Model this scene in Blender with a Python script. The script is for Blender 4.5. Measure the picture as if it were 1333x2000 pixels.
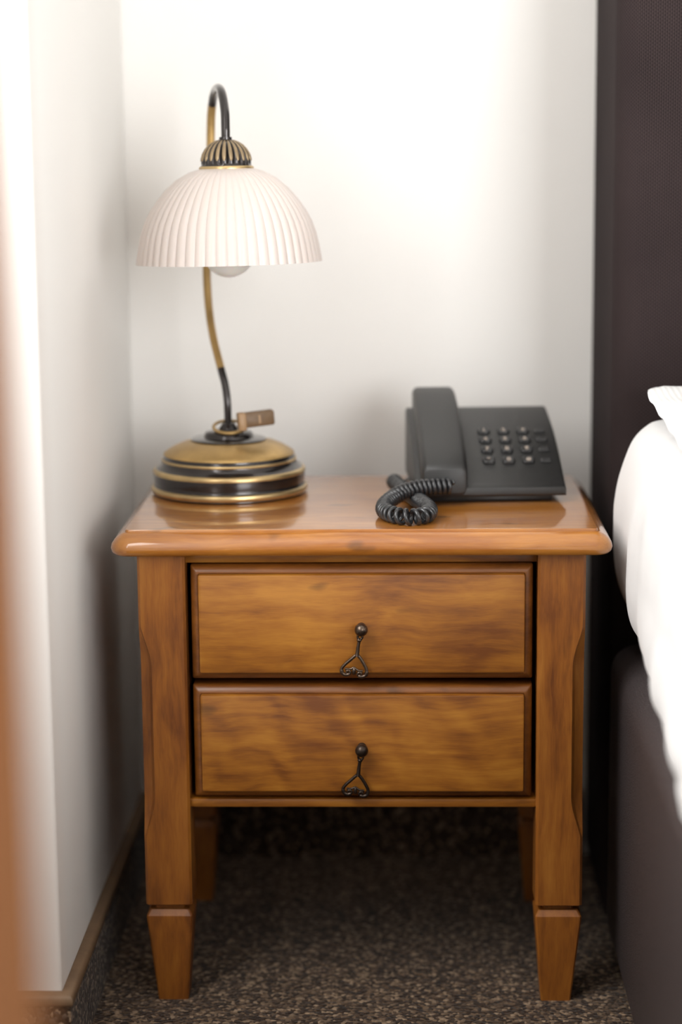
import bpy, bmesh, math, random
import numpy as np
from mathutils import Vector, Matrix

# ------------------------------------------------------------------ clear
for o in list(bpy.data.objects):
    bpy.data.objects.remove(o, do_unlink=True)
scene = bpy.context.scene
COL = scene.collection
random.seed(7)
PI = math.pi

# ------------------------------------------------------------------ camera
CAM = Vector((0.0, -2.1383, 0.9533))
pitch, yaw, roll = 0.1815, 0.0307, -0.0092
d = Vector((-math.sin(yaw) * math.cos(pitch), math.cos(yaw) * math.cos(pitch), -math.sin(pitch)))
r = Vector((math.cos(yaw), math.sin(yaw), 0))
u = r.cross(d)
r2 = r * math.cos(roll) + u * math.sin(roll)
u2 = -r * math.sin(roll) + u * math.cos(roll)
cd = bpy.data.cameras.new('camera')
cam = bpy.data.objects.new('camera', cd)
COL.objects.link(cam)
m = Matrix.Identity(4)
for i in range(3):
    m[i][0], m[i][1], m[i][2], m[i][3] = r2[i], u2[i], -d[i], CAM[i]
cam.matrix_world = m
cd.sensor_fit = 'HORIZONTAL'
cd.sensor_width = 24.0
cd.lens = 4000.0 / 1333.0 * 24.0
cd.clip_start = 0.05
cd.dof.use_dof = True
cd.dof.focus_distance = 2.20
cd.dof.aperture_fstop = 1.7
scene.camera = cam

# ------------------------------------------------------------------ world and lights
w = bpy.data.worlds.new('world')
scene.world = w
w.use_nodes = True
bg = w.node_tree.nodes['Background']
bg.inputs[0].default_value = (1.0, 0.96, 0.91, 1)
bg.inputs[1].default_value = 1.0

def area_light(name, loc, direction, sx, sy, power, color):
    l = bpy.data.lights.new(name, 'AREA')
    l.shape = 'RECTANGLE'
    l.size, l.size_y = sx, sy
    l.energy = power
    l.color = color
    o = bpy.data.objects.new(name, l)
    COL.objects.link(o)
    o.location = loc
    o.rotation_euler = Vector(direction).to_track_quat('-Z', 'Y').to_euler()
    return o

# daylight entering by the window in the niche on the left
area_light('window_daylight', (-0.655, -0.80, 1.55), (1, 0, 0), 0.9, 1.3, 74.0, (1.0, 0.995, 0.985))
# daylight from the glazed balcony door behind the bed's foot, on the right
area_light('balcony_door_daylight', (2.08, -4.12, 1.15), (0, 1, 0), 1.9, 2.0, 345.0, (0.98, 0.99, 1.0))

vs = scene.view_settings
vs.view_transform = 'Standard'
vs.look = 'None'
vs.gamma = 1.0
vs.use_curve_mapping = False
vs.exposure = -1.0

# ------------------------------------------------------------------ helpers
def tag(o, label=None, cat=None, group=None, kind=None):
    if label: o['label'] = label
    if cat: o['category'] = cat
    if group: o['group'] = group
    if kind: o['kind'] = kind
    return o

def thing(name, label, cat, loc=(0, 0, 0), rz=0.0):
    o = bpy.data.objects.new(name, None)
    COL.objects.link(o)
    o.empty_display_size = 0.05
    o.location = loc
    o.rotation_euler = (0, 0, rz)
    tag(o, label, cat)
    return o

def obj(name, bm, mat, parent=None, off=None, smooth=35, label=None):
    """bm -> ONE mesh object; off = world offset subtracted so the mesh is local to its thing."""
    if off is not None:
        bmesh.ops.translate(bm, verts=bm.verts, vec=-Vector(off))
    bmesh.ops.recalc_face_normals(bm, faces=bm.faces)
    me = bpy.data.meshes.new(name)
    bm.to_mesh(me)
    bm.free()
    if smooth:
        for p in me.polygons:
            p.use_smooth = True
        me.set_sharp_from_angle(angle=math.radians(smooth))
    o = bpy.data.objects.new(name, me)
    COL.objects.link(o)
    if mat: me.materials.append(mat)
    if parent: o.parent = parent
    if label: o['label'] = label
    return o

def loft(bm, rings, cap=True, closed_ring=True, close_path=False):
    vv = [[bm.verts.new(p) for p in ring] for ring in rings]
    n = len(vv[0])
    m_ = len(vv)
    for i in range(m_ if close_path else m_ - 1):
        a, b = vv[i], vv[(i + 1) % m_]
        for j in range(n if closed_ring else n - 1):
            k = (j + 1) % n
            bm.faces.new((a[j], a[k], b[k], b[j]))
    if cap and not close_path:
        bm.faces.new(vv[0][::-1])
        bm.faces.new(vv[-1])
    return vv

def box(bm, x0, x1, y0, y1, z0, z1, bev=0.0, seg=2):
    r_ = bmesh.ops.create_cube(bm, size=1.0)
    vs_ = r_['verts']
    for v in vs_:
        v.co = Vector(((x0 + x1) / 2 + v.co.x * (x1 - x0), (y0 + y1) / 2 + v.co.y * (y1 - y0), (z0 + z1) / 2 + v.co.z * (z1 - z0)))
    if bev:
        es = set()
        for v in vs_:
            es.update(v.link_edges)
        bmesh.ops.bevel(bm, geom=list(es), offset=bev, segments=seg, affect='EDGES', profile=0.5)
    return bm

def bx(*a, **k):
    return box(bmesh.new(), *a, **k)

def rrect(hx, hy, rad, n=6, cx=0.0, cy=0.0):
    pts = []
    rad = max(rad, 1e-5)
    for (sx, sy, a0) in ((1, 1, 0), (-1, 1, 90), (-1, -1, 180), (1, -1, 270)):
        for i in range(n + 1):
            a = math.radians(a0 + 90.0 * i / n)
            pts.append((cx + sx * (hx - rad) + rad * math.cos(a), cy + sy * (hy - rad) + rad * math.sin(a)))
    return pts

def spline(pts, per=10, closed=False):
    P = [Vector(p) for p in pts]
    out = []
    n = len(P)
    rng = n if closed else n - 1
    for i in range(rng):
        if closed:
            p0, p1, p2, p3 = P[(i - 1) % n], P[i], P[(i + 1) % n], P[(i + 2) % n]
        else:
            p1, p2 = P[i], P[i + 1]
            p0 = P[i - 1] if i > 0 else p1 * 2 - p2
            p3 = P[i + 2] if i + 2 < n else p2 * 2 - p1
        for k in range(per):
            t = k / per
            out.append(0.5 * ((2 * p1) + (p2 - p0) * t + (2 * p0 - 5 * p1 + 4 * p2 - p3) * t * t + (3 * p1 - p0 - 3 * p2 + p3) * t ** 3))
    if not closed:
        out.append(P[-1].copy())
    return out

def frames(path, closed=False):
    n = len(path)
    T = []
    for i in range(n):
        a = path[(i - 1) % n] if (closed or i > 0) else path[i]
        b = path[(i + 1) % n] if (closed or i < n - 1) else path[i]
        T.append((b - a).normalized())
    up = Vector((0, 0, 1))
    if abs(T[0].dot(up)) > 0.9: up = Vector((0, 1, 0))
    N = [(up - T[0] * up.dot(T[0])).normalized()]
    for i in range(1, n):
        v = N[-1] - T[i] * N[-1].dot(T[i])
        N.append(v.normalized())
    return T, N

def tube(bm, path, rad, seg=10, closed=False, cap=True, flat=1.0):
    """rad: number or list; flat scales the second axis"""
    T, N = frames(path, closed)
    rings = []
    for i, p in enumerate(path):
        B = T[i].cross(N[i])
        rr = rad[i] if isinstance(rad, (list, tuple)) else rad
        rings.append([p + N[i] * (rr * math.cos(2 * PI * j / seg)) + B * (rr * flat * math.sin(2 * PI * j / seg)) for j in range(seg)])
    loft(bm, rings, cap=cap and not closed, close_path=closed)
    return bm

def lathe(bm, prof, c, seg=96, rib=None, cap=True):
    """prof: list of (radius, z); rib(a, k) -> factor on the radius"""
    rings = []
    for k, (rd, z) in enumerate(prof):
        ring = []
        for j in range(seg):
            a = 2 * PI * j / seg
            q = rd * (rib(a, k) if rib else 1.0)
            ring.append((c[0] + q * math.cos(a), c[1] + q * math.sin(a), c[2] + z))
        rings.append(ring)
    loft(bm, rings, cap=cap)
    return bm

# ------------------------------------------------------------------ materials
def mat_new(name):
    mt = bpy.data.materials.new(name)
    mt.use_nodes = True
    nt = mt.node_tree
    b = nt.nodes['Principled BSDF']
    return mt, nt, b

def setv(b, **k):
    for n_, v in k.items():
        b.inputs[n_.replace('_', ' ')].default_value = v

def node(nt, typ, **props):
    n_ = nt.nodes.new(typ)
    for k, v in props.items():
        setattr(n_, k, v)
    return n_

def simple(name, color, rough=0.5, metal=0.0, noise=0.0, nscale=40.0, bump=0.0, bscale=300.0, coat=0.0, coat_rough=0.1, spec=0.5, sheen=0.0):
    mt, nt, b = mat_new(name)
    c = (*color, 1)
    setv(b, Base_Color=c, Roughness=rough, Metallic=metal)
    b.inputs['Coat Weight'].default_value = coat
    b.inputs['Coat Roughness'].default_value = coat_rough
    b.inputs['Specular IOR Level'].default_value = spec
    if sheen:
        b.inputs['Sheen Weight'].default_value = sheen
    tc = node(nt, 'ShaderNodeTexCoord')
    if noise:
        nz = node(nt, 'ShaderNodeTexNoise')
        nz.inputs['Scale'].default_value = nscale
        nz.inputs['Detail'].default_value = 4
        nt.links.new(tc.outputs['Object'], nz.inputs['Vector'])
        rp = node(nt, 'ShaderNodeValToRGB')
        rp.color_ramp.elements[0].position = 0.3
        rp.color_ramp.elements[1].position = 0.7
        rp.color_ramp.elements[0].color = (*[x * (1 - noise) for x in color], 1)
        rp.color_ramp.elements[1].color = (*[min(1, x * (1 + noise)) for x in color], 1)
        nt.links.new(nz.outputs['Fac'], rp.inputs['Fac'])
        nt.links.new(rp.outputs['Color'], b.inputs['Base Color'])
    if bump:
        nb = node(nt, 'ShaderNodeTexNoise')
        nb.inputs['Scale'].default_value = bscale
        nb.inputs['Detail'].default_value = 3
        nt.links.new(tc.outputs['Object'], nb.inputs['Vector'])
        bp = node(nt, 'ShaderNodeBump')
        bp.inputs['Strength'].default_value = bump
        bp.inputs['Distance'].default_value = 0.001
        nt.links.new(nb.outputs['Fac'], bp.inputs['Height'])
        nt.links.new(bp.outputs['Normal'], b.inputs['Normal'])
    return mt

def wood(name, axis, light, mid, dark, seed=0.0, rough=0.45, coat=0.12, coat_rough=0.2, figure=0.0, blotch=0.55):
    """honey-stained wood; grain runs along axis 0=x 1=y 2=z of the object"""
    mt, nt, b = mat_new(name)
    L = nt.links.new
    tc = node(nt, 'ShaderNodeTexCoord')
    off = node(nt, 'ShaderNodeVectorMath', operation='ADD')
    off.inputs[1].default_value = (seed * 1.37, seed * 0.71, seed * 2.13)
    L(tc.outputs['Object'], off.inputs[0])
    # slow warp so the grain wanders
    wn = node(nt, 'ShaderNodeTexNoise')
    wn.inputs['Scale'].default_value = 7.0
    wn.inputs['Detail'].default_value = 2
    L(off.outputs[0], wn.inputs['Vector'])
    wsub = node(nt, 'ShaderNodeVectorMath', operation='SUBTRACT')
    wsub.inputs[1].default_value = (0.5, 0.5, 0.5)
    L(wn.outputs['Color'], wsub.inputs[0])
    wsc = node(nt, 'ShaderNodeVectorMath', operation='SCALE')
    wsc.inputs['Scale'].default_value = 0.035
    L(wsub.outputs[0], wsc.inputs[0])
    wad = node(nt, 'ShaderNodeVectorMath', operation='ADD')
    L(off.outputs[0], wad.inputs[0])
    L(wsc.outputs[0], wad.inputs[1])
    def stretched(long_s, cross_s, detail, rough_, src):
        mp = node(nt, 'ShaderNodeMapping')
        s = [cross_s] * 3
        s[axis] = long_s
        mp.inputs['Scale'].default_value = s
        L(src.outputs[0], mp.inputs['Vector'])
        nz = node(nt, 'ShaderNodeTexNoise')
        nz.inputs['Scale'].default_value = 1.0
        nz.inputs['Detail'].default_value = detail
        nz.inputs['Roughness'].default_value = rough_
        L(mp.outputs['Vector'], nz.inputs['Vector'])
        return nz
    blot = stretched(7.0, 20.0, 3, 0.55, wad)
    streak = stretched(6.0, 120.0, 4, 0.6, wad)
    pore = stretched(60.0, 900.0, 2, 0.6, off)
    knot = stretched(16.0, 30.0, 2, 0.5, wad)
    def mathn(op, a, bv, clamp=False):
        n_ = node(nt, 'ShaderNodeMath', operation=op, use_clamp=clamp)
        for i, x in enumerate((a, bv)):
            if isinstance(x, (int, float)): n_.inputs[i].default_value = x
            else: L(x, n_.inputs[i])
        return n_.outputs[0]
    v = mathn('MULTIPLY', blot.outputs['Fac'], blotch)
    v = mathn('ADD', v, mathn('MULTIPLY', streak.outputs['Fac'], 0.36))
    v = mathn('ADD', v, mathn('MULTIPLY', pore.outputs['Fac'], 0.12))
    if figure:
        fg = node(nt, 'ShaderNodeTexWave', wave_type='BANDS', bands_direction='DIAGONAL')
        fg.inputs['Scale'].default_value = 11.0
        fg.inputs['Distortion'].default_value = 5.0
        fg.inputs['Detail'].default_value = 2.0
        fg.inputs['Detail Scale'].default_value = 1.6
        L(wad.outputs[0], fg.inputs['Vector'])
        v = mathn('ADD', v, mathn('MULTIPLY', mathn('SUBTRACT', fg.outputs['Fac'], 0.5), figure))
    rp = node(nt, 'ShaderNodeValToRGB')
    e = rp.color_ramp.elements
    e[0].position, e[0].color = 0.39, (*dark, 1)
    e[1].position, e[1].color = 0.67, (*light, 1)
    k = e.new(0.53); k.color = (*mid, 1)
    L(v, rp.inputs['Fac'])
    # small dark knots and mineral marks
    kr = node(nt, 'ShaderNodeValToRGB')
    kr.color_ramp.elements[0].position, kr.color_ramp.elements[0].color = 0.27, (0.45, 0.45, 0.45, 1)
    kr.color_ramp.elements[1].position, kr.color_ramp.elements[1].color = 0.36, (1, 1, 1, 1)
    L(knot.outputs['Fac'], kr.inputs['Fac'])
    mx = node(nt, 'ShaderNodeMix', data_type='RGBA', blend_type='MULTIPLY')
    mx.inputs['Factor'].default_value = 0.8
    L(rp.outputs['Color'], mx.inputs['A'])
    L(kr.outputs['Color'], mx.inputs['B'])
    L(mx.outputs['Result'], b.inputs['Base Color'])
    setv(b, Roughness=rough)
    b.inputs['Coat Weight'].default_value = coat
    b.inputs['Coat Roughness'].default_value = coat_rough
    bp = node(nt, 'ShaderNodeBump')
    bp.inputs['Strength'].default_value = 0.10
    bp.inputs['Distance'].default_value = 0.0006
    L(pore.outputs['Fac'], bp.inputs['Height'])
    L(bp.outputs['Normal'], b.inputs['Normal'])
    return mt

HL, HM, HD = (0.43, 0.178, 0.020), (0.30, 0.106, 0.009), (0.150, 0.043, 0.004)
M = {}
M['wood_x'] = wood('honey wood rails', 0, HL, HM, HD, 1.0)
M['wood_top'] = wood('honey wood top', 0, (0.52, 0.222, 0.040), (0.41, 0.155, 0.021), (0.29, 0.092, 0.010), 2.0, rough=0.32, coat=1.0, coat_rough=0.06, blotch=0.5)
M['wood_d1'] = wood('honey wood upper drawer', 0, HL, HM, HD, 3.3)
M['wood_d2'] = wood('honey wood lower drawer', 0, HL, HM, HD, 5.1, figure=0.07)
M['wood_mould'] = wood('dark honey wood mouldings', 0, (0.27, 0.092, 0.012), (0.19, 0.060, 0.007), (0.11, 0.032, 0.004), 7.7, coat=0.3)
M['wood_z'] = wood('honey wood legs', 2, (0.36, 0.136, 0.018), (0.265, 0.086, 0.009), (0.13, 0.035, 0.004), 4.2)
M['wood_side'] = wood('honey wood side panels', 2, (0.36, 0.15, 0.035), (0.27, 0.095, 0.018), (0.15, 0.045, 0.008), 6.2)
M['wall'] = simple('cream plaster', (0.85, 0.832, 0.802), rough=0.85, noise=0.012, nscale=3.0, bump=0.15, bscale=260)
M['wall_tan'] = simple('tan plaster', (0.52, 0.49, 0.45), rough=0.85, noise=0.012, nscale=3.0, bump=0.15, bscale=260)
M['ceiling'] = simple('white ceiling', (0.85, 0.84, 0.82), rough=0.9, bump=0.1)
M['white_frame'] = simple('white window frame', (0.8, 0.8, 0.78), rough=0.4)
M['trim'] = simple('brown skirting trim', (0.155, 0.095, 0.052), rough=0.55, noise=0.15, nscale=60)
M['antique'] = simple('dark bronze', (0.034, 0.029, 0.028), rough=0.20, metal=0.7, noise=0.25, nscale=50, coat=0.5, coat_rough=0.12)
M['brass'] = simple('antique brass', (0.56, 0.41, 0.20), rough=0.32, metal=0.85, noise=0.18, nscale=45)
M['brass_dome'] = simple('antique brass dome', (0.46, 0.30, 0.115), rough=0.40, metal=0.65, noise=0.22, nscale=30)
M['brass_cap'] = simple('dull cap brass', (0.33, 0.245, 0.145), rough=0.42, metal=0.65, noise=0.15, nscale=80)
M['pewter'] = simple('aged bronze pull', (0.115, 0.083, 0.062), rough=0.30, metal=0.9, noise=0.3, nscale=120)
M['pewter_dark'] = simple('aged dark bronze pull', (0.050, 0.036, 0.028), rough=0.34, metal=0.85, noise=0.3, nscale=120)
M['phone'] = simple('charcoal phone plastic', (0.013, 0.0128, 0.0125), rough=0.40, bump=0.25, bscale=1500, spec=0.6)
M['phone_gloss'] = simple('black phone key plastic', (0.012, 0.012, 0.013), rough=0.3)
M['digit'] = simple('pale key print', (0.30, 0.25, 0.21), rough=0.6)
M['cord'] = simple('black coiled cord plastic', (0.020, 0.021, 0.023), rough=0.26, spec=0.7)
M['tag'] = simple('brown key tag', (0.135, 0.078, 0.036), rough=0.5, noise=0.12, nscale=200)
M['tag_edge'] = simple('tan key tag edge', (0.33, 0.205, 0.105), rough=0.45)

# white ribbed glass of the shade
mt, nt, b = mat_new('white milk glass')
setv(b, Base_Color=(0.635, 0.560, 0.520, 1), Roughness=0.4)
b.inputs['Subsurface Weight'].default_value = 0.2
b.inputs['Subsurface Radius'].default_value = (0.02, 0.014, 0.01)
b.inputs['Subsurface Scale'].default_value = 0.5
M['milk'] = mt
mt, nt, b = mat_new('frosted bulb glass')
setv(b, Base_Color=(0.95, 0.93, 0.90, 1), Roughness=0.12)
b.inputs['Transmission Weight'].default_value = 0.0
b.inputs['Subsurface Weight'].default_value = 0.4
M['bulb'] = mt
mt, nt, b = mat_new('window glass')
setv(b, Base_Color=(0.95, 0.97, 0.97, 1), Roughness=0.02)
b.inputs['Transmission Weight'].default_value = 1.0
M['glass'] = mt

def weave(name, c0, c1, su, sv, axes, rough=0.85, bump=0.6, sheen=0.0, contrast=True):
    """woven cloth: two crossed bands; axes = which object axes carry u and v"""
    mt, nt, b = mat_new(name)
    L = nt.links.new
    tc = node(nt, 'ShaderNodeTexCoord')
    sp0 = node(nt, 'ShaderNodeSeparateXYZ')
    L(tc.outputs['Object'], sp0.inputs[0])
    xy = node(nt, 'ShaderNodeMath', operation='SUBTRACT')
    L(sp0.outputs[0], xy.inputs[0]); L(sp0.outputs[1], xy.inputs[1])
    sep = node(nt, 'ShaderNodeCombineXYZ')
    L(xy.outputs[0], sep.inputs[0]); L(sp0.outputs[2], sep.inputs[2])
    sep2 = node(nt, 'ShaderNodeSeparateXYZ')
    L(sep.outputs[0], sep2.inputs[0])
    sep = sep2
    def sn(ax, s, ph=None):
        m1 = node(nt, 'ShaderNodeMath', operation='MULTIPLY')
        L(sep.outputs[ax], m1.inputs[0]); m1.inputs[1].default_value = s
        src = m1.outputs[0]
        if ph is not None:
            ad = node(nt, 'ShaderNodeMath', operation='ADD')
            L(src, ad.inputs[0]); L(ph, ad.inputs[1])
            src = ad.outputs[0]
        m2 = node(nt, 'ShaderNodeMath', operation='SINE')
        L(src, m2.inputs[0])
        return m2.outputs[0]
    a = sn(axes[0], su)
    half = sn(axes[0], su * 0.5)
    sg = node(nt, 'ShaderNodeMath', operation='SIGN')
    L(half, sg.inputs[0])
    ph = node(nt, 'ShaderNodeMath', operation='MULTIPLY')
    L(sg.outputs[0], ph.inputs[0]); ph.inputs[1].default_value = PI / 2
    c = sn(axes[1], sv, ph.outputs[0])
    mu = node(nt, 'ShaderNodeMath', operation='ADD')
    L(a, mu.inputs[0])
    mh = node(nt, 'ShaderNodeMath', operation='MULTIPLY'); L(c, mh.inputs[0]); mh.inputs[1].default_value = 0.8
    L(mh.outputs[0], mu.inputs[1])
    mr = node(nt, 'ShaderNodeMapRange')
    mr.inputs['From Min'].default_value = -1.8
    mr.inputs['From Max'].default_value = 1.8
    L(mu.outputs[0], mr.inputs['Value'])
    nz = node(nt, 'ShaderNodeTexNoise')
    nz.inputs['Scale'].default_value = 9.0
    nz.inputs['Detail'].default_value = 5
    L(tc.outputs['Object'], nz.inputs['Vector'])
    ad2 = node(nt, 'ShaderNodeMath', operation='MULTIPLY_ADD')
    L(nz.outputs['Fac'], ad2.inputs[0]); ad2.inputs[1].default_value = 0.5
    m3 = node(nt, 'ShaderNodeMath', operation='SUBTRACT'); L(mr.outputs['Result'], m3.inputs[0]); m3.inputs[1].default_value = 0.25
    L(m3.outputs[0], ad2.inputs[2])
    rp = node(nt, 'ShaderNodeValToRGB')
    rp.color_ramp.elements[0].color = (*c0, 1)
    rp.color_ramp.elements[1].color = (*c1, 1)
    L(ad2.outputs[0], rp.inputs['Fac'])
    L(rp.outputs['Color'], b.inputs['Base Color'])
    setv(b, Roughness=rough)
    b.inputs['Sheen Weight'].default_value = sheen
    b.inputs['Specular IOR Level'].default_value = 0.12
    bp = node(nt, 'ShaderNodeBump')
    bp.inputs['Strength'].default_value = bump
    bp.inputs['Distance'].default_value = 0.0008
    L(mr.outputs['Result'], bp.inputs['Height'])
    L(bp.outputs['Normal'], b.inputs['Normal'])
    return mt

M['headboard'] = weave('dark brown woven headboard cloth', (0.0085, 0.0056, 0.0058), (0.040, 0.028, 0.0275), 2 * PI / 0.0026, 2 * PI / 0.0040, (0, 2), sheen=0.0)

# grained leatherette of the bed base
mt, nt, b = mat_new('grey brown leatherette')
L = nt.links.new
tc = node(nt, 'ShaderNodeTexCoord')
vo = node(nt, 'ShaderNodeTexVoronoi', feature='DISTANCE_TO_EDGE')
vo.inputs['Scale'].default_value = 420
L(tc.outputs['Object'], vo.inputs['Vector'])
nz = node(nt, 'ShaderNodeTexNoise'); nz.inputs['Scale'].default_value = 900
L(tc.outputs['Object'], nz.inputs['Vector'])
mh = node(nt, 'ShaderNodeMath', operation='ADD'); L(vo.outputs['Distance'], mh.inputs[0])
mm = node(nt, 'ShaderNodeMath', operation='MULTIPLY'); L(nz.outputs['Fac'], mm.inputs[0]); mm.inputs[1].default_value = 0.3
L(mm.outputs[0], mh.inputs[1])
bp = node(nt, 'ShaderNodeBump'); bp.inputs['Strength'].default_value = 1.0; bp.inputs['Distance'].default_value = 0.0022
L(mh.outputs[0], bp.inputs['Height']); L(bp.outputs['Normal'], b.inputs['Normal'])
setv(b, Base_Color=(0.056, 0.043, 0.043, 1), Roughness=0.45)
M['leather'] = mt

# white bed linen with fine stripes
mt, nt, b = mat_new('white bed linen')
setv(b, Base_Color=(0.80, 0.795, 0.79, 1), Roughness=0.8)
b.inputs['Sheen Weight'].default_value = 0.15
L = nt.links.new
tc = node(nt, 'ShaderNodeTexCoord')
nz = node(nt, 'ShaderNodeTexNoise'); nz.inputs['Scale'].default_value = 30; nz.inputs['Detail'].default_value = 3
L(tc.outputs['Object'], nz.inputs['Vector'])
bp = node(nt, 'ShaderNodeBump'); bp.inputs['Strength'].default_value = 0.25; bp.inputs['Distance'].default_value = 0.004
L(nz.outputs['Fac'], bp.inputs['Height']); L(bp.outputs['Normal'], b.inputs['Normal'])
M['linen'] = mt
mt, nt, b = mat_new('white striped pillowcase')
L = nt.links.new
tc = node(nt, 'ShaderNodeTexCoord')
wv = node(nt, 'ShaderNodeTexWave', wave_type='BANDS', bands_direction='X')
wv.inputs['Scale'].default_value = 48
L(tc.outputs['Object'], wv.inputs['Vector'])
rp = node(nt, 'ShaderNodeValToRGB')
rp.color_ramp.elements[0].color = (0.74, 0.74, 0.735, 1)
rp.color_ramp.elements[1].color = (0.84, 0.84, 0.83, 1)
L(wv.outputs['Fac'], rp.inputs['Fac']); L(rp.outputs['Color'], b.inputs['Base Color'])
bp = node(nt, 'ShaderNodeBump'); bp.inputs['Strength'].default_value = 0.35; bp.inputs['Distance'].default_value = 0.001
L(wv.outputs['Fac'], bp.inputs['Height']); L(bp.outputs['Normal'], b.inputs['Normal'])
setv(b, Roughness=0.75)
M['pillow'] = mt

# speckled loop-pile carpet
def carpet(name, scale_v, fleck, squash=(1, 1, 1)):
    mt, nt, b = mat_new(name)
    L = nt.links.new
    tc = node(nt, 'ShaderNodeTexCoord')
    mp = node(nt, 'ShaderNodeMapping'); mp.inputs['Scale'].default_value = squash
    L(tc.outputs['Object'], mp.inputs['Vector'])
    vo = node(nt, 'ShaderNodeTexVoronoi', feature='F1')
    vo.inputs['Scale'].default_value = scale_v
    L(mp.outputs['Vector'], vo.inputs['Vector'])
    sx = node(nt, 'ShaderNodeSeparateXYZ')
    L(vo.outputs['Color'], sx.inputs[0])
    rp = node(nt, 'ShaderNodeValToRGB')
    e = rp.color_ramp.elements
    e[0].position, e[0].color = 0.0, (0.020, 0.0115, 0.0072, 1)
    e[1].position, e[1].color = 1.0, (0.34, 0.24, 0.155, 1)
    k = e.new(0.45); k.color = (0.052, 0.031, 0.019, 1)
    k = e.new(0.80); k.color = fleck
    L(sx.outputs[0], rp.inputs['Fac'])
    L(rp.outputs['Color'], b.inputs['Base Color'])
    setv(b, Roughness=0.95)
    b.inputs['Specular IOR Level'].default_value = 0.1
    b.inputs['Sheen Weight'].default_value = 0.1
    inv = node(nt, 'ShaderNodeMath', operation='SUBTRACT')
    inv.inputs[0].default_value = 1.0
    L(vo.outputs['Distance'], inv.inputs[1])
    bp = node(nt, 'ShaderNodeBump'); bp.inputs['Strength'].default_value = 0.8; bp.inputs['Distance'].default_value = 0.003
    L(inv.outputs[0], bp.inputs['Height']); L(bp.outputs['Normal'], b.inputs['Normal'])
    return mt
M['carpet'] = carpet('brown loop pile carpet', 235, (0.155, 0.100, 0.060, 1))
M['skirt'] = carpet('brown carpet skirting', 230, (0.100, 0.070, 0.054, 1))

# rust-brown curtain cloth
mt, nt, b = mat_new('rust brown curtain cloth')
setv(b, Base_Color=(0.18, 0.068, 0.019, 1), Roughness=0.9)
b.inputs['Sheen Weight'].default_value = 0.0
M['curtain'] = mt

# ------------------------------------------------------------------ the setting
WX = -0.3524      # face of the wall return beside the nightstand
WY = -0.164       # its front corner
BY = 0.500        # back wall
CZ = 2.55
def struct(name, bm, mat, parent=None, label=None, smooth=0):
    o = obj(name, bm, mat, parent, smooth=smooth)
    if parent is None: o['kind'] = 'structure'
    if label: o['label'] = label
    return o
struct('floor', bx(-0.9, 3.2, -4.2, 0.62, -0.05, 0.0), M['carpet'], label='brown speckled loop-pile carpet')
struct('ceiling', bx(-0.9, 3.2, -4.2, 0.62, CZ, CZ + 0.06), M['ceiling'], label='plain white ceiling above the room')
struct('wall_back', bx(WX - 0.4, 3.2, BY, BY + 0.12, 0, CZ), M['wall'], label='plain cream wall behind lamp and telephone')
struct('wall_left', bx(-0.72, WX, WY, BY, 0, CZ, bev=0.004, seg=3), M['wall'], label='cream wall return left of the nightstand', smooth=35)
struct('wall_right', bx(3.2, 3.32, -4.2, BY + 0.12, 0, CZ), M['wall_tan'], label='plain tan wall on the far side of the bed')
bm = bmesh.new()
box(bm, -0.82, 1.05, -4.32, -4.2, 0, CZ)
box(bm, 3.10, 3.32, -4.32, -4.2, 0, CZ)
box(bm, 1.05, 3.10, -4.32, -4.2, 2.20, CZ)
struct('wall_rear', bm, M['wall_tan'], label='tan wall with the balcony door behind the camera')
bm = bmesh.new()
for (a, b_) in ((1.05, 1.12), (2.04, 2.11), (3.03, 3.10)):
    box(bm, a, b_, -4.29, -4.23, 0, 2.20)
for (c, e_) in ((0.0, 0.10), (2.13, 2.20)):
    box(bm, 1.05, 3.10, -4.29, -4.23, c, e_)
dob = struct('door_1', bm, M['white_frame'], label='white framed glazed balcony door behind the camera')
for (a, b_) in ((1.12, 2.04), (2.11, 3.03)):
    struct('pane', bx(a, b_, -4.262, -4.258, 0.10, 2.13), M['glass'], parent=dob)
# niche with the window, left of the picture
bm = bmesh.new()
box(bm, -0.82, -0.72, -4.2, BY, 0, 0.80)
box(bm, -0.82, -0.72, -4.2, BY, 2.28, CZ)
box(bm, -0.82, -0.72, -4.2, -1.30, 0.80, 2.28)
box(bm, -0.82, -0.72, -0.30, BY, 0.80, 2.28)
struct('wall_niche', bm, M['wall'], label='cream wall around the window in the niche')
win = bmesh.new()
for (a, b_) in ((-1.30, -1.24), (-0.36, -0.30), (-0.83, -0.77)):
    box(win, -0.80, -0.745, a, b_, 0.80, 2.28)
for (c, e_) in ((0.80, 0.86), (2.22, 2.28)):
    box(win, -0.80, -0.745, -1.30, -0.30, c, e_)
wo = struct('window_1', win, M['white_frame'], label='white framed window in the niche on the left')
for (a, b_) in ((-1.24, -0.83), (-0.77, -0.36)):
    struct('pane', bx(-0.775, -0.771, a, b_, 0.86, 2.22), M['glass'], parent=wo)
struct('window_sill', bx(-0.745, -0.60, -1.30, WY, 0.775, 0.80, bev=0.004), M['white_frame'], parent=wo)

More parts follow.
